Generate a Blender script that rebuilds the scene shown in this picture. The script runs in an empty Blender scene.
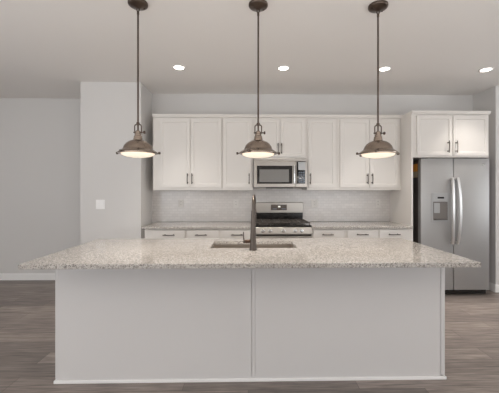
import bpy, bmesh, math
from mathutils import Vector, Matrix
PI = math.pi
C = bpy.context.scene.collection
SC = bpy.context.scene

# ------------------------------------------------------------------ camera, world, light, exposure
F_PX, CX, CY = 312.0, 254.1, 190.5           # focal length and principal point for a 499 x 393 frame
cam_d = bpy.data.cameras.new('camera')
cam_d.sensor_width = 36.0
cam_d.lens = F_PX / 499.0 * 36.0
cam_d.shift_x = -(CX - 249.5) / 499.0
cam_d.shift_y = (CY - 196.5) / 499.0
cam_d.clip_start = 0.05
cam = bpy.data.objects.new('camera', cam_d)
cam.location = (0, 0, 1.367)
cam.rotation_euler = (PI / 2, 0, -0.019)
C.objects.link(cam)
SC.camera = cam

SC.view_settings.view_transform = 'Standard'
SC.view_settings.look = 'None'
SC.view_settings.gamma = 1.0
SC.view_settings.use_curve_mapping = False
SC.view_settings.exposure = 0.40

w = bpy.data.worlds.new('daylight')
SC.world = w
w.use_nodes = True
wn = w.node_tree.nodes
wn['Background'].inputs[0].default_value = (0.80, 0.88, 1.0, 1)
wn['Background'].inputs[1].default_value = 1.2


def area_light(name, loc, rot, sx, sy, power, color, spread=PI):
    l = bpy.data.lights.new(name, 'AREA')
    l.shape = 'RECTANGLE'
    l.size, l.size_y = sx, sy
    l.energy = power
    l.color = color
    l.spread = spread
    o = bpy.data.objects.new(name, l)
    o.location = loc
    o.rotation_euler = rot
    C.objects.link(o)
    return o


H = 2.774                                     # ceiling height
REAR, LEFT, RIGHT = -3.4, -5.4, 6.4
WINDOWS = [(-4.7, -1.9), (1.9, 4.7)]   # openings in the wall behind the camera
WZ0, WZ1 = 0.35, 2.45
for a, b in WINDOWS:                          # daylight entering by unseen windows behind the camera, tilted up to brighten the ceiling
    area_light('window_daylight', ((a + b) / 2, REAR + 0.03, (WZ0 + WZ1) / 2), (PI / 2 + 0.22, 0, 0),
               b - a - 0.1, WZ1 - WZ0 - 0.1, 36, (0.96, 0.985, 1.0))
ADDED_RIGHT_WIN = (0.3, 2.7)
ADDED_LEFT_WIN = (-1.2, 2.0)                        # unseen openings added in the left and right walls to let in light
area_light('window_daylight', (LEFT + 0.03, 0.4, 1.4), (PI / 2 + 0.05, 0, -PI / 2), 3.0, 2.0, 24, (0.96, 0.985, 1.0))  # light of the added left opening, out of view, for more side light
area_light('window_daylight', (RIGHT - 0.03, 1.5, 1.4), (PI / 2 + 0.95, 0, PI / 2), 2.3, 2.0, 46, (0.96, 0.985, 1.0))  # light of the added right opening, brightens the wing wall and right side
area_light('added_ceiling_fill', (0, -0.6, 0.9), (PI, 0, 0), 8.0, 2.4, 92, (1.0, 0.995, 0.985))  # unseen fill, no lamp of the room, added to brighten the ceiling


# ------------------------------------------------------------------ materials
def srgb(r, g, b):
    f = lambda c: (c / 255 / 12.92) if c / 255 <= 0.04045 else ((c / 255 + 0.055) / 1.055) ** 2.4
    return (f(r), f(g), f(b), 1)


def mat(name, col, rough=0.5, metal=0.0, **kw):
    m = bpy.data.materials.new(name)
    m.use_nodes = True
    b = m.node_tree.nodes['Principled BSDF']
    b.inputs['Base Color'].default_value = col
    b.inputs['Roughness'].default_value = rough
    b.inputs['Metallic'].default_value = metal
    for k, v in kw.items():
        b.inputs[k].default_value = v
    return m


def nd(m, t, **kw):
    n = m.node_tree.nodes.new(t)
    for k, v in kw.items():
        setattr(n, k, v)
    return n


def lk(m, a, b):
    m.node_tree.links.new(a, b)


def coords(m, scale=(1, 1, 1), rot=(0, 0, 0)):
    tc = nd(m, 'ShaderNodeTexCoord')
    mp = nd(m, 'ShaderNodeMapping')
    mp.inputs['Scale'].default_value = scale
    mp.inputs['Rotation'].default_value = rot
    lk(m, tc.outputs['Object'], mp.inputs['Vector'])
    return mp.outputs['Vector']


def bump(m, height, strength, dist):
    bp = nd(m, 'ShaderNodeBump')
    bp.inputs['Strength'].default_value = strength
    bp.inputs['Distance'].default_value = dist
    lk(m, height, bp.inputs['Height'])
    lk(m, bp.outputs['Normal'], m.node_tree.nodes['Principled BSDF'].inputs['Normal'])


def mixcol(m, fac, a, b, blend='MIX'):
    n = nd(m, 'ShaderNodeMix', data_type='RGBA', blend_type=blend)
    for s, v in ((0, fac), (6, a), (7, b)):
        if hasattr(v, 'links'):
            lk(m, v, n.inputs[s])
        else:
            n.inputs[s].default_value = v
    return n.outputs[2]


def ramp(m, fac, stops, interp='LINEAR'):
    r = nd(m, 'ShaderNodeValToRGB')
    r.color_ramp.interpolation = interp
    e = r.color_ramp.elements
    while len(e) < len(stops):
        e.new(0.5)
    for el, (p, c) in zip(e, stops):
        el.position = p
        el.color = c
    lk(m, fac, r.inputs[0])
    return r.outputs[0]


def noise(m, vec, scale, detail=3.0, rough=0.5):
    n = nd(m, 'ShaderNodeTexNoise')
    n.inputs['Scale'].default_value = scale
    n.inputs['Detail'].default_value = detail
    n.inputs['Roughness'].default_value = rough
    lk(m, vec, n.inputs['Vector'])
    return n.outputs['Fac']


def paint(name, col, rough, bscale=300, bstr=0.05):
    m = mat(name, col, rough)
    bump(m, noise(m, coords(m), bscale, 2), bstr, 0.001)
    return m


def base(m):
    return m.node_tree.nodes['Principled BSDF'].inputs['Base Color']


M = {}
M['wall'] = paint('wall_paint', srgb(216, 213, 210), 0.75)
M['ceiling'] = paint('ceiling_paint', srgb(238, 234, 230), 0.9, 120, 0.12)
M['trim'] = paint('trim_paint', srgb(244, 242, 240), 0.4)
M['cabinet'] = paint('cabinet_paint', srgb(227, 222, 216), 0.38)
M['island'] = paint('island_paint', srgb(216, 213, 211), 0.42)
M['plastic'] = mat('white_plastic', srgb(217, 213, 208), 0.35)
M['slot'] = mat('dark_slot', srgb(120, 116, 112), 0.6)
M['bronze'] = mat('bronze', srgb(94, 82, 74), 0.3, 0.9)
M['shade_metal'] = mat('shade_metal', srgb(150, 136, 124), 0.2, 0.95)
m = M['shade_metal']
lk(m, ramp(m, noise(m, coords(m, (1, 1, 1)), 22, 4), [(0.3, srgb(142, 128, 116)), (0.7, srgb(156, 142, 130))]), base(m))
M['pull'] = mat('pull_metal', srgb(80, 72, 66), 0.32, 0.75)
M['faucet'] = mat('faucet_bronze', srgb(84, 76, 70), 0.3, 0.9)
M['copper'] = mat('faucet_lever_bronze', srgb(84, 66, 56), 0.3, 0.9)
M['black'] = mat('black_enamel', srgb(30, 28, 27), 0.14)
M['iron'] = mat('cast_iron', srgb(74, 68, 63), 0.38)
M['glass_black'] = mat('black_glass', srgb(22, 20, 20), 0.08)
M['glass_grey'] = mat('oven_screen', srgb(118, 116, 113), 0.25)
M['case'] = mat('dark_grey_case', srgb(74, 68, 64), 0.5)
M['satin'] = mat('satin_steel', srgb(222, 221, 219), 0.3, 0.85)
M['range_display'] = mat('range_display_glass', srgb(84, 72, 64), 0.12)
M['recess'] = mat('dispenser_recess_grey', srgb(112, 107, 103), 0.5)
M['chrome'] = mat('polished_steel', srgb(214, 213, 211), 0.16, 1.0)
M['silver_panel'] = mat('silver_panel', srgb(168, 168, 168), 0.35, 0.3)
M['key_blue'] = mat('keypad_grey', srgb(108, 116, 128), 0.4)
M['orange'] = mat('orange_sticker', srgb(226, 150, 62), 0.6)
M['yellow'] = mat('yellow_sticker', srgb(178, 160, 132), 0.6)
M['digit'] = mat('display_digit', srgb(235, 230, 220), 0.5, 0.0)
d = M['digit'].node_tree.nodes['Principled BSDF']
d.inputs['Emission Color'].default_value = srgb(235, 230, 220)
d.inputs['Emission Strength'].default_value = 0.6


def steel(name, col, rough, axis, metal=0.85):
    m = mat(name, col, rough, metal)
    sc = (2, 2, 2)
    sc = (1.5, 200, 200) if axis == 'x' else (200, 200, 1.5)
    n = noise(m, coords(m, sc), 3.0, 2)
    lk(m, ramp(m, n, [(0.3, (col[0] * .93, col[1] * .93, col[2] * .93, 1)), (0.7, col)]), base(m))
    r = nd(m, 'ShaderNodeMapRange')
    r.inputs['To Min'].default_value = rough - 0.04
    r.inputs['To Max'].default_value = rough + 0.06
    lk(m, n, r.inputs['Value'])
    lk(m, r.outputs[0], m.node_tree.nodes['Principled BSDF'].inputs['Roughness'])
    return m


M['steel'] = steel('brushed_steel', srgb(168, 166, 164), 0.42, 'x', 0.5)
M['steel_warm'] = steel('brushed_steel_range', srgb(170, 164, 157), 0.33, 'x', 0.8)
M['sink_steel'] = steel('brushed_steel_sink', srgb(182, 172, 162), 0.36, 'x')


def emit(name, col, s):
    m = bpy.data.materials.new(name)
    m.use_nodes = True
    b = m.node_tree.nodes['Principled BSDF']
    b.inputs['Base Color'].default_value = col
    b.inputs['Emission Color'].default_value = col
    b.inputs['Emission Strength'].default_value = s
    return m


M['lamp_lens'] = emit('glowing_frosted_glass', srgb(255, 240, 220), 0.42)
M['downlight_lens'] = emit('glowing_downlight', srgb(255, 247, 236), 9.0)

m = M['glass'] = mat('window_glass', (1, 1, 1, 1), 0.0)
m.node_tree.nodes['Principled BSDF'].inputs['Transmission Weight'].default_value = 1.0
m.node_tree.nodes['Principled BSDF'].inputs['IOR'].default_value = 1.45

# speckled granite
m = M['granite'] = mat('speckled_granite', (1, 1, 1, 1), 0.09, 0.0, IOR=1.75)
v = coords(m)
vor = nd(m, 'ShaderNodeTexVoronoi')
vor.inputs['Scale'].default_value = 205
lk(m, v, vor.inputs['Vector'])
sep = nd(m, 'ShaderNodeSeparateColor')
lk(m, vor.outputs['Color'], sep.inputs[0])
spk = ramp(m, sep.outputs[0], [(0.0, srgb(52, 47, 45)), (0.15, srgb(104, 97, 91)), (0.31, srgb(156, 149, 142)),
                              (0.47, srgb(190, 183, 176)), (0.75, srgb(212, 207, 200))], 'CONSTANT')
blot = ramp(m, noise(m, v, 60, 4, 0.65), [(0.38, srgb(164, 157, 150)), (0.5, srgb(196, 190, 183)), (0.66, srgb(212, 208, 202))])
lk(m, mixcol(m, 0.3, spk, blot), base(m))

# wood plank floor, boards running left-right
m = M['floor'] = mat('grey_brown_planks', (1, 1, 1, 1), 0.42)
v = coords(m)
br = nd(m, 'ShaderNodeTexBrick', offset=0.37, offset_frequency=2)
br.inputs['Color1'].default_value = (0, 0, 0, 1)
br.inputs['Color2'].default_value = (1, 1, 1, 1)
br.inputs['Mortar'].default_value = (0.5, 0.5, 0.5, 1)
br.inputs['Scale'].default_value = 1.0
br.inputs['Mortar Size'].default_value = 0.0016
br.inputs['Brick Width'].default_value = 1.22
br.inputs['Row Height'].default_value = 0.178
lk(m, v, br.inputs['Vector'])
plank = ramp(m, br.outputs['Color'], [(0.0, srgb(122, 111, 105)), (0.35, srgb(154, 142, 135)), (0.7, srgb(170, 158, 151)), (1.0, srgb(190, 178, 171))])
grain = noise(m, coords(m, (1.6, 22, 1)), 2.2, 6, 0.62)
gcol = ramp(m, grain, [(0.28, srgb(104, 90, 82)), (0.5, srgb(190, 182, 176)), (0.72, srgb(240, 234, 228))])
col = mixcol(m, 1.0, plank, gcol, 'MULTIPLY')
bright = nd(m, 'ShaderNodeBrightContrast')
lk(m, col, bright.inputs['Color'])
bright.inputs['Bright'].default_value = 0.072
mort = mixcol(m, br.outputs['Fac'], bright.outputs[0], srgb(92, 82, 76))
lk(m, mort, base(m))
bump(m, grain, 0.12, 0.002)

# small white brick tile of the backsplash
m = M['tile'] = mat('white_brick_tile', (1, 1, 1, 1), 0.2)
tc = nd(m, 'ShaderNodeTexCoord')
sx = nd(m, 'ShaderNodeSeparateXYZ')
cx = nd(m, 'ShaderNodeCombineXYZ')
lk(m, tc.outputs['Object'], sx.inputs[0])
lk(m, sx.outputs[0], cx.inputs[0])
lk(m, sx.outputs[2], cx.inputs[1])
bt = nd(m, 'ShaderNodeTexBrick')
bt.inputs['Color1'].default_value = srgb(211, 206, 202)
bt.inputs['Color2'].default_value = srgb(219, 214, 210)
bt.inputs['Mortar'].default_value = srgb(206, 201, 197)
bt.inputs['Scale'].default_value = 1.0
bt.inputs['Mortar Size'].default_value = 0.003
bt.inputs['Brick Width'].default_value = 0.076
bt.inputs['Row Height'].default_value = 0.038
lk(m, cx.outputs[0], bt.inputs['Vector'])
lk(m, bt.outputs['Color'], base(m))
bump(m, bt.outputs['Fac'], 0.12, -0.001)


# ------------------------------------------------------------------ mesh helpers
class MB:
    """collects shapes; build() links them as ONE mesh object"""
    def __init__(self):
        self.bm = bmesh.new()

    def box(self, x0, x1, y0, y1, z0, z1, bev=0.0, seg=2):
        t = bmesh.new()
        bmesh.ops.create_cube(t, size=1.0)
        for vv in t.verts:
            vv.co = Vector(((x0 + x1) / 2 + vv.co.x * (x1 - x0), (y0 + y1) / 2 + vv.co.y * (y1 - y0), (z0 + z1) / 2 + vv.co.z * (z1 - z0)))
        if bev:
            bmesh.ops.bevel(t, geom=list(t.edges), offset=bev, segments=seg, affect='EDGES', profile=0.5)
        self.merge(t)
        return self

    def merge(self, t, mtx=None):
        if mtx is not None:
            bmesh.ops.transform(t, matrix=mtx, verts=list(t.verts))
        me = bpy.data.meshes.new('tmp')
        t.to_mesh(me)
        t.free()
        self.bm.from_mesh(me)
        bpy.data.meshes.remove(me)

    def lathe(self, prof, centre=(0, 0, 0), axis='z', seg=48, closed=False):
        t = bmesh.new()
        rings = []
        for r, z in prof:
            if r < 1e-6:
                rings.append([t.verts.new((0, 0, z))])
            else:
                rings.append([t.verts.new((r * math.cos(2 * PI * k / seg), r * math.sin(2 * PI * k / seg), z)) for k in range(seg)])
        pairs = list(zip(rings[:-1], rings[1:])) + ([(rings[-1], rings[0])] if closed else [])
        for a, b in pairs:
            for k in range(seg):
                k2 = (k + 1) % seg
                if len(a) == 1 and len(b) == 1:
                    continue
                if len(a) == 1:
                    t.faces.new((a[0], b[k2], b[k]))
                elif len(b) == 1:
                    t.faces.new((a[k], a[k2], b[0]))
                else:
                    t.faces.new((a[k], a[k2], b[k2], b[k]))
        bmesh.ops.recalc_face_normals(t, faces=list(t.faces))
        mt = Matrix.Translation(centre)
        if axis == 'x':
            mt = mt @ Matrix.Rotation(PI / 2, 4, 'Y')
        elif axis == 'y':
            mt = mt @ Matrix.Rotation(-PI / 2, 4, 'X')      # local +z -> +y
        elif not isinstance(axis, str):
            mt = mt @ Vector((0, 0, 1)).rotation_difference(Vector(axis)).to_matrix().to_4x4()
        self.merge(t, mt)
        return self

    def rod(self, c, r, l, axis='z', seg=24, bev=0.0):
        b = bev or min(r, l) * 0.15
        return self.lathe([(0, 0), (r - b, 0), (r, b), (r, l - b), (r - b, l), (0, l)], c, axis, seg)

    def tube(self, pts, rad, seg=12):
        """rad: number or list of radii"""
        pts = [Vector(p) for p in pts]
        n = len(pts)
        rs = rad if isinstance(rad, (list, tuple)) else [rad] * n
        t = bmesh.new()
        rings = []
        prev = None
        for i, p in enumerate(pts):
            d = (pts[min(i + 1, n - 1)] - pts[max(i - 1, 0)]).normalized()
            if prev is None:
                u = d.orthogonal().normalized()
            else:
                u = (prev - d * prev.dot(d)).normalized()
            prev = u
            vv = d.cross(u)
            rings.append([t.verts.new(p + (u * math.cos(2 * PI * k / seg) + vv * math.sin(2 * PI * k / seg)) * rs[i]) for k in range(seg)])
        for a, b in zip(rings[:-1], rings[1:]):
            for k in range(seg):
                t.faces.new((a[k], a[(k + 1) % seg], b[(k + 1) % seg], b[k]))
        t.faces.new(list(reversed(rings[0])))
        t.faces.new(rings[-1])
        bmesh.ops.recalc_face_normals(t, faces=list(t.faces))
        self.merge(t)
        return self

    def ring(self, outer, inner, z0, z1, bev=0.0):
        """horizontal slab x0,x1,y0,y1 with a rectangular hole"""
        t = bmesh.new()
        def rect(r, z):
            a, b, c, d = r
            return [t.verts.new(p) for p in ((a, c, z), (b, c, z), (b, d, z), (a, d, z))]
        ot, it, ob, ib = rect(outer, z1), rect(inner, z1), rect(outer, z0), rect(inner, z0)
        for k in range(4):
            j = (k + 1) % 4
            t.faces.new((ot[k], ot[j], it[j], it[k]))
            t.faces.new((ob[j], ob[k], ib[k], ib[j]))
            t.faces.new((ob[k], ob[j], ot[j], ot[k]))
            t.faces.new((it[k], it[j], ib[j], ib[k]))
        bmesh.ops.recalc_face_normals(t, faces=list(t.faces))
        if bev:
            es = [e for e in t.edges if sum(1 for f in e.link_faces) == 2 and abs(e.link_faces[0].normal.dot(e.link_faces[1].normal)) < 0.5]
            bmesh.ops.bevel(t, geom=es, offset=bev, segments=2, affect='EDGES')
        self.merge(t)
        return self

    def panel(self, x0, x1, z0, z1, yf, th, frame, depth, bead=0.008):
        """shaker front facing -y at y = yf: frame round a recessed panel"""
        t = bmesh.new()
        bmesh.ops.create_cube(t, size=1.0)
        for vv in t.verts:
            vv.co = Vector(((x0 + x1) / 2 + vv.co.x * (x1 - x0), yf + th / 2 + vv.co.y * th, (z0 + z1) / 2 + vv.co.z * (z1 - z0)))
        t.faces.ensure_lookup_table()
        fr = min(t.faces, key=lambda f: f.normal.y)
        bmesh.ops.bevel(t, geom=list(fr.edges), offset=0.002, segments=2, affect='EDGES')
        t.normal_update()
        fr = max((f for f in t.faces if f.normal.y < -0.99), key=lambda f: f.calc_area())
        bmesh.ops.inset_region(t, faces=[fr], thickness=frame)
        bmesh.ops.inset_region(t, faces=[fr], thickness=bead, depth=-depth)
        self.merge(t)
        return self

    def build(self, name, material, parent=None, origin=None, smooth=False):
        if parent is not None:
            o = Vector((0, 0, 0))
            q = parent
            while q is not None:
                o += Vector(q.location)
                q = q.parent
        else:
            o = Vector(origin or (0, 0, 0))
        bmesh.ops.translate(self.bm, verts=list(self.bm.verts), vec=-o)
        me = bpy.data.meshes.new(name)
        self.bm.to_mesh(me)
        self.bm.free()
        me.materials.append(material)
        if smooth:
            for p in me.polygons:
                p.use_smooth = True
            try:
                me.set_sharp_from_angle(angle=math.radians(38))
            except Exception:
                pass
        ob = bpy.data.objects.new(name, me)
        C.objects.link(ob)
        if parent is not None:
            ob.parent = parent
        else:
            ob.location = o
        return ob


def tag(o, label, cat, group=None):
    o['label'] = label
    o['category'] = cat
    if group:
        o['group'] = group
    return o


def thing(name, loc, label, cat, group=None):
    o = bpy.data.objects.new(name, None)
    o.empty_display_size = 0.1
    o.location = loc
    C.objects.link(o)
    return tag(o, label, cat, group)


def struct(o):
    o['kind'] = 'structure'
    return o


def dup(root, loc, label):
    r = root.copy()
    C.objects.link(r)
    r.location = loc
    r['label'] = label
    for ch in list(root.children):
        c = ch.copy()
        C.objects.link(c)
        c.parent = r
        for g in list(ch.children):
            d2 = g.copy()
            C.objects.link(d2)
            d2.parent = c
    return r


# ------------------------------------------------------------------ the setting
WB = 4.554          # kitchen wall
WF = 4.83           # wall of the room on the left
JX0, JX1, JY = -2.168, -1.391, 4.076     # projecting wall left of the kitchen
RX, RY = 3.325, 4.13                     # wing wall right of the refrigerator
T = 0.14
struct(MB().box(LEFT - T, RIGHT + T, REAR - T, WF + T, -0.1, 0).build('floor', M['floor']))
struct(MB().box(LEFT - T, RIGHT + T, REAR - T, WF + T, H, H + 0.1).build('ceiling', M['ceiling']))
struct(MB().box(JX1, RX, WB, WF + T, 0, H).build('wall_back', M['wall']))
struct(MB().box(JX0, JX1, JY, WF + T, 0, H).build('wall_projecting', M['wall']))
struct(MB().box(LEFT - T, JX0, WF, WF + T, 0, H).build('wall_far_left', M['wall']))
struct(MB().box(RX, RIGHT + T, RY, WF + T, 0, H).build('wall_wing', M['wall']))
lw = MB().box(LEFT - T, LEFT, REAR - T, ADDED_LEFT_WIN[0], 0, H).box(LEFT - T, LEFT, ADDED_LEFT_WIN[1], WF, 0, H)
lw.box(LEFT - T, LEFT, ADDED_LEFT_WIN[0], ADDED_LEFT_WIN[1], 0, 0.3).box(LEFT - T, LEFT, ADDED_LEFT_WIN[0], ADDED_LEFT_WIN[1], 2.5, H)
struct(lw.build('wall_left', M['wall']))
lw = MB().box(RIGHT, RIGHT + T, REAR - T, ADDED_RIGHT_WIN[0], 0, H).box(RIGHT, RIGHT + T, ADDED_RIGHT_WIN[1], RY, 0, H)
lw.box(RIGHT, RIGHT + T, ADDED_RIGHT_WIN[0], ADDED_RIGHT_WIN[1], 0, 0.3).box(RIGHT, RIGHT + T, ADDED_RIGHT_WIN[0], ADDED_RIGHT_WIN[1], 2.5, H)
struct(lw.build('wall_right', M['wall']))
rw = MB().box(LEFT, RIGHT, REAR - T, REAR, 0, WZ0).box(LEFT, RIGHT, REAR - T, REAR, WZ1, H)
xs = [LEFT] + [v for ab in WINDOWS for v in ab] + [RIGHT]
for a, b in zip(xs[0::2], xs[1::2]):
    rw.box(a, b, REAR - T, REAR, WZ0, WZ1)
struct(rw.build('wall_rear', M['wall']))


def window(n, a, b, along, pos, z0, z1):
    m = MB()
    def bx(u0, u1, za, zb, t0, t1):
        return (m.box(u0, u1, pos - t1, pos - t0, za, zb) if along == 'x' else m.box(pos - t1, pos - t0, u0, u1, za, zb))
    f = 0.05
    bx(a, a + f, z0, z1, 0.04, 0.11); bx(b - f, b, z0, z1, 0.04, 0.11)
    bx(a + f, b - f, z0, z0 + f, 0.04, 0.11); bx(a + f, b - f, z1 - f, z1, 0.04, 0.11)
    mid = (a + b) / 2
    bx(mid - 0.025, mid + 0.025, z0 + f, z1 - f, 0.05, 0.10)
    fr = struct(m.build('window_%d' % n, M['trim']))
    m = MB()
    bx(a + f, mid - 0.025, z0 + f, z1 - f, 0.07, 0.076); bx(mid + 0.025, b - f, z0 + f, z1 - f, 0.07, 0.076)
    g = m.build('pane', M['glass'], fr)


for i, (a, b) in enumerate(WINDOWS):
    window(i + 1, a, b, 'x', REAR, WZ0, WZ1)
window(3, ADDED_LEFT_WIN[0], ADDED_LEFT_WIN[1], 'y', LEFT, 0.3, 2.5)  # unseen left window, added for its light
window(4, ADDED_RIGHT_WIN[0], ADDED_RIGHT_WIN[1], 'y', RIGHT + 0.14, 0.3, 2.5)  # unseen right window, added for its light

BH, BT = 0.105, 0.014


def baseboard(name, pieces):
    m = MB()
    for p in pieces:
        m.box(*p[:4], 0, BH - 0.02, 0.002).box(*[q for q in p[4:8]], BH - 0.02, BH, 0.003)
    struct(m.build(name, M['trim']))


baseboard('baseboard_left', [(LEFT, JX0, WF - BT, WF, LEFT, JX0, WF - 0.009, WF)])
baseboard('baseboard_projecting', [(JX0, JX1, JY - BT, JY, JX0, JX1, JY - 0.009, JY),
                                   (JX0 - BT, JX0, JY - BT, WF - BT, JX0 - 0.009, JX0, JY - BT, WF - BT)])
baseboard('baseboard_right', [(RX - BT, RIGHT, RY - BT, RY, RX - 0.009, RIGHT, RY - 0.009, RY),
                              (RX - BT, RX, RY, WB, RX - 0.009, RX, RY, WB)])
PX = 2.085            # outer face of the tall refrigerator side panel
struct(MB().box(JX1, PX, WB - 0.008, WB, 0.918, 1.45).build('wall_backsplash', M['tile']))


# ------------------------------------------------------------------ cabinets
def pull(name, parent, x, z, yf, length, vertical=True, r=0.0055, out=0.03, bow=0.006):
    """arched bar pull standing off the front at y = yf"""
    m = MB()
    h = length / 2
    pts = []
    rads = []
    N = 14
    for k in range(N + 1):
        s = -1 + 2 * k / N
        y = yf - out - bow * (1 - s * s)
        pts.append((x, y, z + s * h) if vertical else (x + s * h, y, z))
        rads.append(r * (1.25 if abs(s) > 0.86 else 1.0))
    m.tube(pts, rads)
    for s in (-0.72, 0.72):
        yy = yf - out - bow * (1 - s * s)
        p0 = (x, yf, z + s * h) if vertical else (x + s * h, yf, z)
        m.rod(p0, 0.0055, out + bow * (1 - s * s), (0, -1, 0), 12)
        m.rod(p0, 0.009, 0.004, (0, -1, 0), 12)
    return m.build(name, M['pull'], parent, smooth=True)


FR = 0.058
DT = 0.02             # door thickness


def door(parent, x0, x1, z0, z1, yf, hx=None, hz=None, hl=0.14, **kw):
    d = MB().panel(x0, x1, z0, z1, yf, DT, FR, 0.007).build('door', M['cabinet'], parent)
    if hx is not None:
        pull('handle', d, hx, hz, yf, hl, True)
    return d


def crown(parent, x0, x1, yf, yb, z0, z1):
    p = [(0, 0), (0.024, 0.001), (0.026, 0.010), (0.036, 0.026), (0.038, z1 - z0)]
    t = bmesh.new()
    vs = [[t.verts.new((x, yf - o, z0 + h)) for o, h in p] + [t.verts.new((x, yb, z1)), t.verts.new((x, yb, z0))] for x in (x0, x1)]
    n = len(vs[0])
    for k in range(n):
        t.faces.new((vs[0][k], vs[0][(k + 1) % n], vs[1][(k + 1) % n], vs[1][k]))
    t.faces.new(vs[0]); t.faces.new(list(reversed(vs[1])))
    bmesh.ops.recalc_face_normals(t, faces=list(t.faces))
    m = MB()
    m.merge(t)
    return m.build('crown_molding', M['cabinet'], parent)


UY = 4.205            # door fronts of the wall cabinets
UZ0, UZ1, UZC = 1.372, 2.352, 2.39
DZ0, DZ1 = 1.41, 2.328


def wall_cabinet(label, x0, x1, doors, z0=UZ0):
    t = thing('wall_cabinet', ((x0 + x1) / 2, WB - 0.1, z0), label, 'cabinet', 'white wall cabinets')
    MB().box(x0 + 0.0005, x1 - 0.0005, UY + DT, WB - 0.0095 if z0 < 1.45 else WB - 0.002, z0, UZ1, 0.0012).build('body', M['cabinet'], t)
    for d in doors:
        door(t, *d[:2], z0 + DZ0 - UZ0 if z0 == UZ0 else z0 + 0.025, DZ1, UY, *d[2:])
    crown(t, x0 + 0.0005, x1 - 0.0005, UY + DT - 0.002, WB - 0.002, UZ1, UZC)
    return t


HZ = 1.524
wall_cabinet('white two-door wall cabinet at the left end of the row', -1.281, -0.350,
             [(-1.190, -0.781, -0.812, HZ), (-0.775, -0.360, -0.752, HZ)])
wall_cabinet('narrow white one-door wall cabinet directly left of the microwave', -0.350, 0.066,
             [(-0.340, 0.045, 0.013, HZ)])
wall_cabinet('short white two-door wall cabinet above the microwave', 0.066, 0.797,
             [(0.095, 0.427, 0.403, 1.932), (0.433, 0.772, 0.450, 1.932)], 1.798)
wall_cabinet('narrow white one-door wall cabinet directly right of the microwave', 0.797, 1.212,
             [(0.815, 1.190, 0.838, HZ)])
wall_cabinet('white two-door wall cabinet between microwave side and refrigerator panel', 1.212, PX,
             [(1.246, 1.646, 1.616, HZ), (1.652, 2.050, 1.680, HZ)])

# tall cabinet above and beside the refrigerator
FY = 3.945
t = thing('refrigerator_cabinet', (2.6, WB - 0.1, 0), 'white two-door cabinet with tall side panel above the refrigerator', 'cabinet')
MB().box(PX + 0.022, 3.10, FY + DT, WB - 0.002, 1.792, 2.345, 0.0015).build('body', M['cabinet'], t)
MB().box(PX + 0.001, PX + 0.021, FY + 0.004, WB - 0.002, 0, 2.345, 0.0015).build('side_panel', M['cabinet'], t)
door(t, 2.156, 2.617, 1.815, 2.325, FY, 2.555, 1.925, 0.15)
door(t, 2.627, 3.082, 1.815, 2.325, FY, 2.660, 1.925, 0.15)
crown(t, PX, 3.10, FY + DT - 0.002, WB - 0.002, 2.345, 2.383)

# base cabinets
BY = 3.925
RG0, RG1 = 0.055, 0.803      # range


def base_cabinet(label, x0, x1, cols):
    t = thing('base_cabinet', ((x0 + x1) / 2, 4.25, 0), label, 'cabinet', 'white base cabinets')
    MB().box(x0 + 0.0005, x1 - 0.0005, BY + DT, WB - 0.002, 0.1, 0.883, 0.0012).build('body', M['cabinet'], t)
    MB().box(x0 + 0.003, x1 - 0.003, BY + 0.09, WB - 0.002, 0, 0.0995).build('toe_kick', M['cabinet'], t)
    for a, b, hx in cols:
        d = MB().box(a, b, BY, BY + DT - 0.0005, 0.742, 0.868, 0.003).build('drawer', M['cabinet'], t)
        pull('handle', d, hx, 0.811, BY, 0.145, False)
        dd = door(t, a, b, 0.125, 0.728, BY, b - 0.04, 0.62)
    return t


base_cabinet('white base cabinet with two drawers at the left end of the counter', -1.30, -0.347,
             [(-1.20, -0.79, -0.988), (-0.772, -0.372, -0.588)])
base_cabinet('white base cabinet with one drawer directly left of the range', -0.347, RG0 - 0.003,
             [(-0.316, 0.030, -0.140)])
base_cabinet('white base cabinet with one drawer directly right of the range', RG1 + 0.003, 1.228,
             [(0.824, 1.217, 1.002)])
base_cabinet('white base cabinet with two drawers beside the refrigerator panel', 1.228, PX,
             [(1.255, 1.644, 1.439), (1.665, 2.045, 1.844)])


def counter(x0, x1, label):
    o = MB().box(x0, x1, 3.902, WB - 0.0085, 0.884, 0.914, 0.003).build('countertop', M['granite'], origin=((x0 + x1) / 2, 4.2, 0.884))
    return tag(o, label, 'countertop', 'speckled granite wall counters')


counter(-1.318, RG0 - 0.002, 'speckled granite countertop along the wall left of the range')
counter(RG1 + 0.002, PX - 0.001, 'speckled granite countertop along the wall right of the range')

# ------------------------------------------------------------------ island
IX0, IX1, IY0, IY1 = -1.367, 1.427, 2.235, 2.925
SK = (-0.302, 0.388, 2.46, 2.79)              # sink opening
t = thing('kitchen_island', (0.03, 2.58, 0), 'long white panelled kitchen island in the foreground', 'kitchen island')
MB().ring((IX0 + 0.008, IX1 - 0.008, IY0 + 0.022, IY1), (IX0 + 0.03, IX1 - 0.03, IY0 + 0.04, IY1 - 0.02), 0, 0.8835).build('body', M['island'], t)
MB().box(IX0 + 0.0122, 0.024, IY0 + 0.003, IY0 + 0.0218, 0.0225, 0.883, 0.001).build('back_panel', M['island'], t)
MB().box(0.051, IX1 - 0.031, IY0 + 0.003, IY0 + 0.0218, 0.0225, 0.883, 0.001).build('back_panel', M['island'], t)
MB().box(0.0265, 0.050, IY0 + 0.001, IY0 + 0.0218, 0.0225, 0.883, 0.0015).build('batten', M['island'], t)
MB().box(IX0, IX0 + 0.012, IY0 + 0.0022, IY0 + 0.0218, 0.03, 0.883, 0.001).box(IX0, IX0 + 0.0078, IY0 + 0.0225, IY0 + 0.05, 0.03, 0.883, 0.001).build('corner_trim', M['island'], t)
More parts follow.
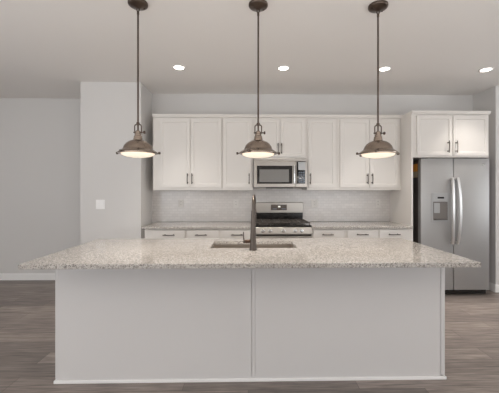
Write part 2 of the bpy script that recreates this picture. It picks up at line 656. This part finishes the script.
MB().box(IX1 - 0.0285, IX1, IY0 + 0.001, IY0 + 0.0218, 0.03, 0.883, 0.002).box(IX1 - 0.0078, IX1, IY0 + 0.0225, IY0 + 0.05, 0.03, 0.883, 0.001).build('corner_trim', M['island'], t)
sm = MB()
o = 0.008
sm.box(IX0 - o, IX1 + o, IY0 - o, IY0 + 0.0075, 0, 0.022, 0.004)
sm.box(IX0 - o, IX0 + 0.007, IY0 + 0.008, IY1, 0, 0.022, 0.004)
sm.box(IX1 - 0.007, IX1 + o, IY0 + 0.008, IY1, 0, 0.022, 0.004)
sm.build('shoe_molding', M['trim'], t)

o = MB().ring((-1.407, 1.465, 1.930, 2.962), SK, 0.884, 0.914, 0.003).build('island_countertop', M['granite'], origin=(0.03, 2.446, 0.884))
tag(o, 'large speckled beige granite slab on the white island', 'countertop')

# undermount sink
t = thing('kitchen_sink', (0.043, 2.625, 0.69), 'brushed steel sink set into the granite island', 'sink')
x0, x1, y0, y1 = SK
k = MB()
zb, zt, th = 0.70, 0.8835, 0.006
k.box(x0 - 0.004, x1 + 0.004, y0 - 0.004, y1 + 0.004, zb, zb + th)
k.box(x0 - th, x0, y0 - th, y1 + th, zb, zt).box(x1, x1 + th, y0 - th, y1 + th, zb, zt)
k.box(x0, x1, y0 - th, y0, zb, zt).box(x0, x1, y1, y1 + th, zb, zt)
k.build('basin', M['sink_steel'], t)
MB().lathe([(0, 0.707), (0.02, 0.707), (0.034, 0.709), (0.044, 0.7105), (0.046, 0.7062), (0, 0.7062)], (0.043, 2.66, 0), seg=32).build('drain', M['chrome'], t, smooth=True)

# faucet: gooseneck arching away from the camera over the sink
fx, fy, fz = 0.038, 2.372, 0.9142
t = thing('kitchen_faucet', (fx, fy, fz), 'tall dark bronze gooseneck faucet standing behind the island sink', 'faucet')
MB().lathe([(0, 0), (0.030, 0), (0.030, 0.006), (0.027, 0.012), (0.0255, 0.03), (0.0235, 0.08), (0.0185, 0.19), (0.0145, 0.285), (0.014, 0.30), (0, 0.30)],
           (fx, fy, fz), seg=32).build('body', M['faucet'], t, smooth=True)
pts = [(fx, fy, fz + 0.28)]
R = 0.075
for q in range(0, 19):
    a = PI * q / 18
    pts.append((fx + 0.014 * (1 - math.cos(a)) / 2, fy + R - R * math.cos(a), fz + 0.337 + R * math.sin(a)))
pts.append((fx + 0.0145, fy + 2 * R, fz + 0.30))
MB().tube(pts, 0.0105, 16).build('spout', M['faucet'], t, smooth=True)
MB().lathe([(0, 0), (0.012, 0), (0.015, 0.01), (0.0155, 0.07), (0.012, 0.10), (0, 0.10)], (fx + 0.0145, fy + 2 * R, fz + 0.205), seg=24).build('spray_head', M['faucet'], t, smooth=True)
hd = MB().rod((fx - 0.018, fy, fz + 0.066), 0.013, 0.042, (-1, 0, 0), 20).build('handle', M['copper'], t, smooth=True)
MB().tube([(fx - 0.066, fy, fz + 0.060), (fx - 0.072, fy, fz + 0.085), (fx - 0.074, fy, fz + 0.138)], [0.0068, 0.005, 0.004]).build('lever', M['faucet'], hd, smooth=True)
MB().rod((fx - 0.0602, fy, fz + 0.066), 0.0125, 0.016, (-1, 0, 0), 20).build('end_cap', M['faucet'], hd, smooth=True)

# ------------------------------------------------------------------ range
t = thing('gas_range', (0.43, 4.2, 0), 'stainless steel gas range with black grates between the base cabinets', 'range')
RF = 3.905
MB().box(RG0, RG1, RF + 0.045, WB - 0.012, 0.02, 0.905, 0.002).build('body', M['case'], t)
MB().box(RG0, RG1, RF + 0.03, WB - 0.012, 0.906, 0.926, 0.004).build('cooktop', M['black'], t)
# sloped stainless control panel
tm = bmesh.new()
prof = [(RF + 0.044, 0.812), (RF + 0.002, 0.815), (RF + 0.0, 0.825), (RF + 0.012, 0.895), (RF + 0.018, 0.903), (RF + 0.044, 0.9055)]
vs = [[tm.verts.new((x, y, z)) for y, z in prof] for x in (RG0, RG1)]
n = len(prof)
for q in range(n):
    tm.faces.new((vs[0][q], vs[0][(q + 1) % n], vs[1][(q + 1) % n], vs[1][q]))
tm.faces.new(vs[0]); tm.faces.new(list(reversed(vs[1])))
bmesh.ops.recalc_face_normals(tm, faces=list(tm.faces))
cp = MB(); cp.merge(tm)
cp.build('control_panel', M['steel_warm'], t)
for kx in (0.185, 0.275, 0.443, 0.592, 0.672):
    kb = MB().lathe([(0, 0), (0.024, 0), (0.024, 0.006), (0.019, 0.009), (0.0175, 0.026), (0.014, 0.030), (0, 0.030)],
                    (kx, RF + 0.0075, 0.862), (0, -1, 0.16), 24).build('knob', M['chrome'], t, smooth=True)
    MB().box(kx - 0.003, kx + 0.003, RF - 0.0275, RF - 0.0215, 0.855, 0.880).build('pointer', M['slot'], kb)
# oven door, drawer
dr = MB().box(RG0, RG1, RF + 0.004, RF + 0.044, 0.215, 0.790, 0.006).build('oven_door', M['steel_warm'], t)
MB().box(RG0 + 0.10, RG1 - 0.10, RF + 0.002, RF + 0.0038, 0.32, 0.66).build('window', M['glass_black'], dr)
hb = MB().tube([(RG0 + 0.05, RF - 0.045, 0.765), (RG1 - 0.05, RF - 0.045, 0.765)], 0.012, 16)
for hx in (RG0 + 0.08, RG1 - 0.08):
    hb.rod((hx, RF + 0.004, 0.765), 0.009, 0.05, (0, -1, 0), 14)
hb.build('handle', M['chrome'], dr, smooth=True)
MB().box(RG0, RG1, RF + 0.004, RF + 0.044, 0.06, 0.205, 0.006).build('storage_drawer', M['steel_warm'], t)
# backguard
bgx0, bgx1 = 0.062, 0.793
MB().box(bgx0 + 0.004, bgx1 - 0.004, 4.495, WB - 0.012, 0.9262, 1.044, 0.003).build('vent_riser', M['black'], t)
bg = MB().box(bgx0, bgx1, 4.478, WB - 0.012, 1.045, 1.194, 0.006).build('backguard', M['steel_warm'], t)
ds = MB().box(0.327, 0.556, 4.475, 4.4778, 1.085, 1.165, 0.001).build('display', M['range_display'], bg)
MB().box(0.43, 0.462, 4.4735, 4.4749, 1.125, 1.146).build('clock', M['digit'], bg)
for ka, kb_ in ((0.35, 0.41), (0.48, 0.54)):
    MB().box(ka, kb_, 4.4735, 4.4749, 1.098, 1.108).build('touch_key', M['key_blue'], bg)
# burners and grates
for bx, by, br_ in ((0.20, 4.06, 0.05), (0.20, 4.33, 0.04), (0.43, 4.2, 0.055), (0.66, 4.06, 0.045), (0.66, 4.33, 0.04)):
    MB().lathe([(0, 0.9262), (br_ + 0.012, 0.9262), (br_ + 0.012, 0.933), (br_, 0.936), (br_, 0.944), (br_ - 0.006, 0.948), (0, 0.949)],
               (bx, by, 0), seg=28).build('burner', M['iron'], t, smooth=True)
for gx0, gx1 in ((0.072, 0.306), (0.312, 0.548), (0.554, 0.788)):
    g = MB()
    gy0, gy1, gz, b = 3.965, 4.455, 0.962, 0.012
    g.box(gx0, gx1, gy0, gy0 + b, gz - b, gz, 0.002).box(gx0, gx1, gy1 - b, gy1, gz - b, gz, 0.002)
    g.box(gx0, gx0 + b, gy0, gy1, gz - b, gz, 0.002).box(gx1 - b, gx1, gy0, gy1, gz - b, gz, 0.002)
    gm = (gx0 + gx1) / 2
    g.box(gm - b / 2, gm + b / 2, gy0, gy1, gz - b, gz, 0.002)
    for yy in (4.06, 4.205, 4.33):
        g.box(gx0, gx1, yy - b / 2, yy + b / 2, gz - b, gz, 0.002)
    for fx_ in (gx0, gx1 - b):
        for fy_ in (gy0, gy1 - b):
            g.box(fx_, fx_ + b, fy_, fy_ + b, 0.9262, gz - b)
    g.build('grate', M['iron'], t)

# ------------------------------------------------------------------ microwave
t = thing('microwave', (0.43, 4.3, 1.402), 'stainless steel microwave hung under the short wall cabinet over the range', 'microwave')
mx0, mx1, my, mz0, mz1 = 0.072, 0.786, 4.150, 1.405, 1.794
MB().box(mx0, mx1, my + 0.032, WB - 0.012, mz0, mz1, 0.003).build('body', M['steel'], t)
MB().box(mx0, mx1, my + 0.004, my + 0.0315, 1.757, mz1, 0.006).build('vent_grille', M['steel_warm'], t)
dr = MB().box(mx0, 0.6325, my, my + 0.0315, mz0 + 0.004, 1.756, 0.006).build('door', M['steel_warm'], t)
wn_ = MB().box(0.117, 0.588, my - 0.003, my - 0.0002, 1.457, 1.697, 0.001).build('window_frame', M['glass_black'], dr)
MB().panel(0.148, 0.545, 1.478, 1.648, my - 0.0055, 0.0022, 0.006, 0.0005, 0.002).build('window', M['glass_grey'], dr)
h_ = MB().tube([(0.612, my - 0.03, 1.462), (0.612, my - 0.036, 1.52), (0.612, my - 0.037, 1.58), (0.612, my - 0.036, 1.64), (0.612, my - 0.03, 1.700)], 0.0105, 14)
for hz in (1.478, 1.684):
    h_.rod((0.612, my, hz), 0.008, 0.032, (0, -1, 0), 12)
h_.build('handle', M['chrome'], dr, smooth=True)
cp = MB().box(0.634, mx1, my, my + 0.0315, mz0 + 0.004, 1.756, 0.006).build('control_panel', M['steel_warm'], t)
MB().box(0.645, 0.762, my - 0.003, my - 0.0002, 1.457, 1.752, 0.001).build('keypad', M['glass_black'], cp)
MB().box(0.668, 0.762, my - 0.005, my - 0.0032, 1.640, 1.748, 0.001).build('display', M['silver_panel'], cp)
ky = MB()
for r in range(5):
    for c in range(3):
        ky.box(0.672 + c * 0.028, 0.694 + c * 0.028, my - 0.0046, my - 0.0032, 1.475 + r * 0.03, 1.494 + r * 0.03)
ky.build('keys', M['key_blue'], cp)
MB().lathe([(0, 0), (0.011, 0), (0.011, 0.002), (0, 0.002)], (0.357, my + 0.0038, 1.775), (0, -1, 0), 20).build('badge', M['steel_warm'], t)
MB().box(0.24, 0.60, my + 0.02, my + 0.16, mz0 - 0.008, mz0 - 0.0002).build('vent', M['black'], t)

# ------------------------------------------------------------------ refrigerator
t = thing('refrigerator', (2.682, 4.25, 0), 'stainless steel side-by-side refrigerator under the tall cabinet', 'refrigerator')
qx0, qx1, qs, qy = 2.231, 3.133, 2.660, 3.990
qz0, qz1 = 0.078, 1.786
cs = MB().box(qx0 + 0.004, qx1 - 0.004, qy + 0.075, WB - 0.03, 0.045, 1.765, 0.004).build('case', M['case'], t)
for name, a, b in (('freezer', qx0, qs - 0.0035), ('fresh_food', qs + 0.0035, qx1)):
    d = MB().box(a, b, qy, qy + 0.07, qz0, qz1, 0.008, 3).build('door', M['steel'], t, smooth=True)
    sgn = -1 if name == 'freezer' else 1
    hx = qs + sgn * 0.034
    pts, rr = [], []
    for k in range(21):
        s = -1 + 2 * k / 20
        e = (1 - s * s)
        pts.append((hx + sgn * 0.012 * e, qy - 0.026 - 0.042 * e ** 0.7, 1.105 + s * 0.425))
    m = MB().tube(pts, 0.0185, 14)
    for s in (-0.95, 0.95):
        m.rod((hx, qy, 1.105 + s * 0.425), 0.012, 0.035, (0, -1, 0), 14)
    hh = m.build('handle', M['satin'], d, smooth=True)
    if name == 'freezer':
        m = MB()
        m.box(2.372, 2.388, qy - 0.006, qy - 0.0002, 0.966, 1.337, 0.002).box(2.580, 2.596, qy - 0.006, qy - 0.0002, 0.966, 1.337, 0.002)
        m.box(2.388, 2.580, qy - 0.006, qy - 0.0002, 0.966, 0.985, 0.002)
        m.build('dispenser_frame', M['silver_panel'], d)
        MB().box(2.388, 2.580, qy - 0.006, qy - 0.0002, 1.222, 1.337, 0.002).build('dispenser_panel', M['silver_panel'], d)
        MB().box(2.445, 2.530, qy - 0.0075, qy - 0.0062, 1.262, 1.285, 0.0006).build('dispenser_display', M['black'], d)
        MB().box(2.3885, 2.5795, qy - 0.0022, qy - 0.0003, 0.9855, 1.2215).build('dispenser_recess', M['recess'], d)
        MB().box(2.40, 2.475, qy - 0.010, qy - 0.0024, 1.075, 1.205, 0.003).build('dispenser_paddle', M['silver_panel'], d)
        MB().box(2.40, 2.57, qy - 0.018, qy - 0.0024, 0.987, 1.003, 0.002).build('drip_tray', M['case'], d)
    else:
        MB().lathe([(0, 0), (0.014, 0), (0.014, 0.002), (0, 0.002)], (3.05, qy, 1.70), (0, -1, 0), 24).build('badge', M['chrome'], d)
MB().box(qx0 + 0.01, qx1 - 0.01, qy + 0.05, qy + 0.0745, 0.012, 0.070, 0.002).build('toe_grille', M['black'], t)
for fx_ in (qx0 + 0.06, qx1 - 0.10):
    MB().lathe([(0, 0), (0.02, 0), (0.02, 0.012), (0.01, 0.016), (0.01, 0.0445), (0, 0.0445)], (fx_, qy + 0.12, 0), seg=16).build('foot', M['black'], t)
MB().box(qx0 + 0.002, qx0 + 0.0038, qy + 0.085, qy + 0.30, 1.62, 1.72).build('energy_sticker', M['orange'], cs)
MB().box(qx0 + 0.002, qx0 + 0.0038, qy + 0.085, qy + 0.30, 1.54, 1.618).build('paper_tag', M['yellow'], cs)
for hx in (qx0 + 0.03, qx1 - 0.10):
    MB().box(hx, hx + 0.07, qy + 0.02, qy + 0.12, 1.7865, 1.7905, 0.001).build('hinge_cover', M['case'], t)

# ------------------------------------------------------------------ switch and outlets
t = thing('light_switch', (-1.909, JY, 1.186), 'white double rocker light switch on the projecting wall left of the kitchen', 'light switch')
MB().box(-1.968, -1.852, JY - 0.007, JY - 0.0002, 1.126, 1.248, 0.003).build('cover_plate', M['trim'], t)
for sx_ in (-1.933, -1.887):
    MB().box(sx_ - 0.017, sx_ + 0.017, JY - 0.011, JY - 0.0072, 1.154, 1.220, 0.002).build('rocker', M['trim'], t)
OY = WB - 0.008
for ox, wd, lab in ((-0.973, 0.074, 'white outlet on the backsplash below the leftmost wall cabinet'),
                    (-0.177, 0.074, 'white outlet on the backsplash just left of the range'),
                    (0.969, 0.092, 'white outlet on the backsplash just right of the range'),
                    (1.904, 0.074, 'white outlet on the backsplash nearest the refrigerator panel')):
    t = thing('wall_outlet', (ox, OY, 1.178), lab, 'outlet', 'outlets along the backsplash')
    MB().box(ox - wd / 2, ox + wd / 2, OY - 0.006, OY - 0.0002, 1.118, 1.238, 0.002).build('cover_plate', M['plastic'], t)
    for oz in (1.150, 1.190):
        rc = MB().box(ox - 0.017, ox + 0.017, OY - 0.008, OY - 0.0062, oz - 0.002, oz + 0.030, 0.0008).build('receptacle', M['plastic'], t)
        MB().box(ox - 0.008, ox - 0.005, OY - 0.0088, OY - 0.0081, oz + 0.009, oz + 0.021).box(ox + 0.005, ox + 0.008, OY - 0.0088, OY - 0.0081, oz + 0.009, oz + 0.021).build('slots', M['slot'], rc)

# ------------------------------------------------------------------ pendants
PY = 2.356


def pendant(x, label):
    t = thing('pendant_lamp', (x, PY, H), label, 'pendant lamp', 'pendant lamps over the island')
    zr = 1.645
    cn = MB().lathe([(0, H), (0.072, H), (0.073, H - 0.010), (0.070, H - 0.018), (0.056, H - 0.027), (0.024, H - 0.033), (0.016, H - 0.038), (0, H - 0.038)],
                    (x, PY, 0)).build('canopy', M['bronze'], t, smooth=True)
    for q in range(2):
        a = 0.5 + q * PI
        MB().lathe([(0, 0), (0.006, 0), (0.005, -0.006), (0, -0.007)], (x + 0.045 * math.cos(a), PY + 0.045 * math.sin(a), H - 0.028), seg=12).build('screw', M['bronze'], cn, smooth=True)
    # swivel loop and rod
    lp = [(x + 0.010 * math.cos(2 * PI * q / 20), PY, H - 0.050 + 0.016 * math.sin(2 * PI * q / 20)) for q in range(21)]
    MB().tube(lp, 0.0032, 8).rod((x, PY, H - 0.088), 0.0085, 0.026).build('swivel', M['bronze'], t, smooth=True)
    MB().rod((x, PY, zr + 0.150), 0.0065, H - 0.0882 - zr - 0.150, seg=16, bev=0.001).build('rod', M['bronze'], t, smooth=True)
    # stirrup yoke and thumb screw
    yk = MB()
    arch = [(x - 0.025, PY, zr + 0.150), (x - 0.025, PY, zr + 0.196)]
    arch += [(x - 0.025 * math.cos(PI * q / 12) ** 1 if q not in (0, 12) else x + (0.025 if q else -0.025), PY, zr + 0.203 + 0.017 * math.sin(PI * q / 12)) for q in range(13)]
    arch += [(x + 0.025, PY, zr + 0.196), (x + 0.025, PY, zr + 0.150)]
    yk.tube(arch, 0.0045, 10)
    yk.lathe([(0.0072, zr + 0.212), (0.012, zr + 0.212), (0.012, zr + 0.232), (0.0072, zr + 0.232)], (x, PY, 0), seg=20, closed=True)
    yk.rod((x - 0.034, PY, zr + 0.158), 0.0045, 0.07, (1, 0, 0), 12)
    ykb = yk.build('yoke', M['bronze'], t, smooth=True)
    MB().lathe([(0, 0), (0.004, 0), (0.004, 0.008), (0.011, 0.010), (0.012, 0.018), (0.010, 0.022), (0, 0.022)], (x + 0.032, PY, zr + 0.158), (1, 0, 0), 16).build('thumb_screw', M['bronze'], ykb, smooth=True)
    # socket neck
    MB().lathe([(0, zr + 0.172), (0.012, zr + 0.172), (0.0185, zr + 0.165), (0.0195, zr + 0.150), (0.0235, zr + 0.147), (0.0245, zr + 0.134),
                (0.029, zr + 0.130), (0.031, zr + 0.116), (0.0335, zr + 0.108), (0.0335, zr + 0.1005), (0, zr + 0.1005)], (x, PY, 0)).build('socket', M['shade_metal'], t, smooth=True)
    # flared dome with rolled rim
    outer = [(0.034, 0.100), (0.046, 0.097), (0.066, 0.088), (0.085, 0.074), (0.098, 0.057), (0.105, 0.040), (0.108, 0.031), (0.114, 0.027), (0.128, 0.018), (0.141, 0.009), (0.145, 0.004), (0.144, -0.001), (0.140, -0.002)]
    inner = [(0.124, -0.003), (0.121, 0.010), (0.112, 0.022), (0.103, 0.028), (0.098, 0.042), (0.090, 0.057), (0.077, 0.072), (0.060, 0.084), (0.034, 0.094)]
    sh = MB().lathe([(r, zr + z) for r, z in outer + inner], (x, PY, 0), seg=64, closed=True).build('shade', M['shade_metal'], t, smooth=True)
    for a in (0.04, 0.04 + 2 * PI / 3, 0.04 + 4 * PI / 3, PI - 0.04):
        dx, dy = math.cos(a), math.sin(a)
        MB().lathe([(0, 0), (0.004, 0), (0.004, 0.005), (0.0095, 0.006), (0.0095, 0.018), (0.007, 0.020), (0, 0.020)],
                   (x + dx * 0.1455, PY + dy * 0.1455, zr + 0.003), (dx, dy, 0), 14).build('thumb_screw', M['bronze'], sh, smooth=True)
    lens = [(0.1205, 0.001), (0.1205, -0.004), (0.112, -0.0125), (0.088, -0.0215), (0.05, -0.0280), (0, -0.0300)]
    MB().lathe([(r, zr + z) for r, z in lens] + [(0, zr + 0.004)], (x, PY, 0), seg=64).build('diffuser', M['lamp_lens'], t, smooth=True)
    return t


PENDANTS = [(-0.826, 'leftmost bronze dome pendant, hanging over the left of the island'),
            (0.076, 'middle bronze dome pendant, hanging over the sink'),
            (0.988, 'rightmost bronze dome pendant, nearest the refrigerator')]
p0 = pendant(*PENDANTS[0])
for x, lab in PENDANTS[1:]:
    dup(p0, (x, PY, H), lab)


def disk_light(name, loc, size, power, col, spread):
    l = bpy.data.lights.new(name, 'AREA')
    l.shape = 'DISK'
    l.size = size
    l.energy = power
    l.color = col
    l.spread = spread
    ob = bpy.data.objects.new(name, l)
    ob.location = loc
    C.objects.link(ob)


for x, lab in PENDANTS:
    disk_light('pendant_bulb', (x, PY, 1.6135), 0.1, 3.8, (1.0, 0.93, 0.85), PI)

# ------------------------------------------------------------------ recessed ceiling lights
DLY = 3.575
SPOTS = [(-0.79, 'leftmost small round recessed light in the kitchen ceiling'),
         (0.405, 'round recessed ceiling light above the range, second from left'),
         (1.575, 'round recessed ceiling light beside the right pendant rod, third from left'),
         (2.765, 'rightmost round recessed ceiling light, in front of the refrigerator')]
x = SPOTS[0][0]
t0 = thing('recessed_light', (x, DLY, H), SPOTS[0][1], 'ceiling light', 'recessed ceiling lights')
MB().lathe([(0.054, H - 0.0005), (0.074, H - 0.0005), (0.075, H - 0.003), (0.070, H - 0.006), (0.056, H - 0.007), (0.054, H - 0.005)], (x, DLY, 0), seg=40, closed=True).build('trim_ring', M['trim'], t0, smooth=True)
MB().lathe([(0, H - 0.0008), (0.0535, H - 0.0008), (0.0535, H - 0.004), (0.045, H - 0.006), (0, H - 0.007)], (x, DLY, 0), seg=40).build('diffuser', M['downlight_lens'], t0, smooth=True)
for xx, lab in SPOTS[1:]:
    dup(t0, (xx, DLY, H), lab)
for xx, lab in SPOTS:
    disk_light('downlight', (xx, DLY, H - 0.012), 0.12, 3.0, (1.0, 0.94, 0.88), 1.3)
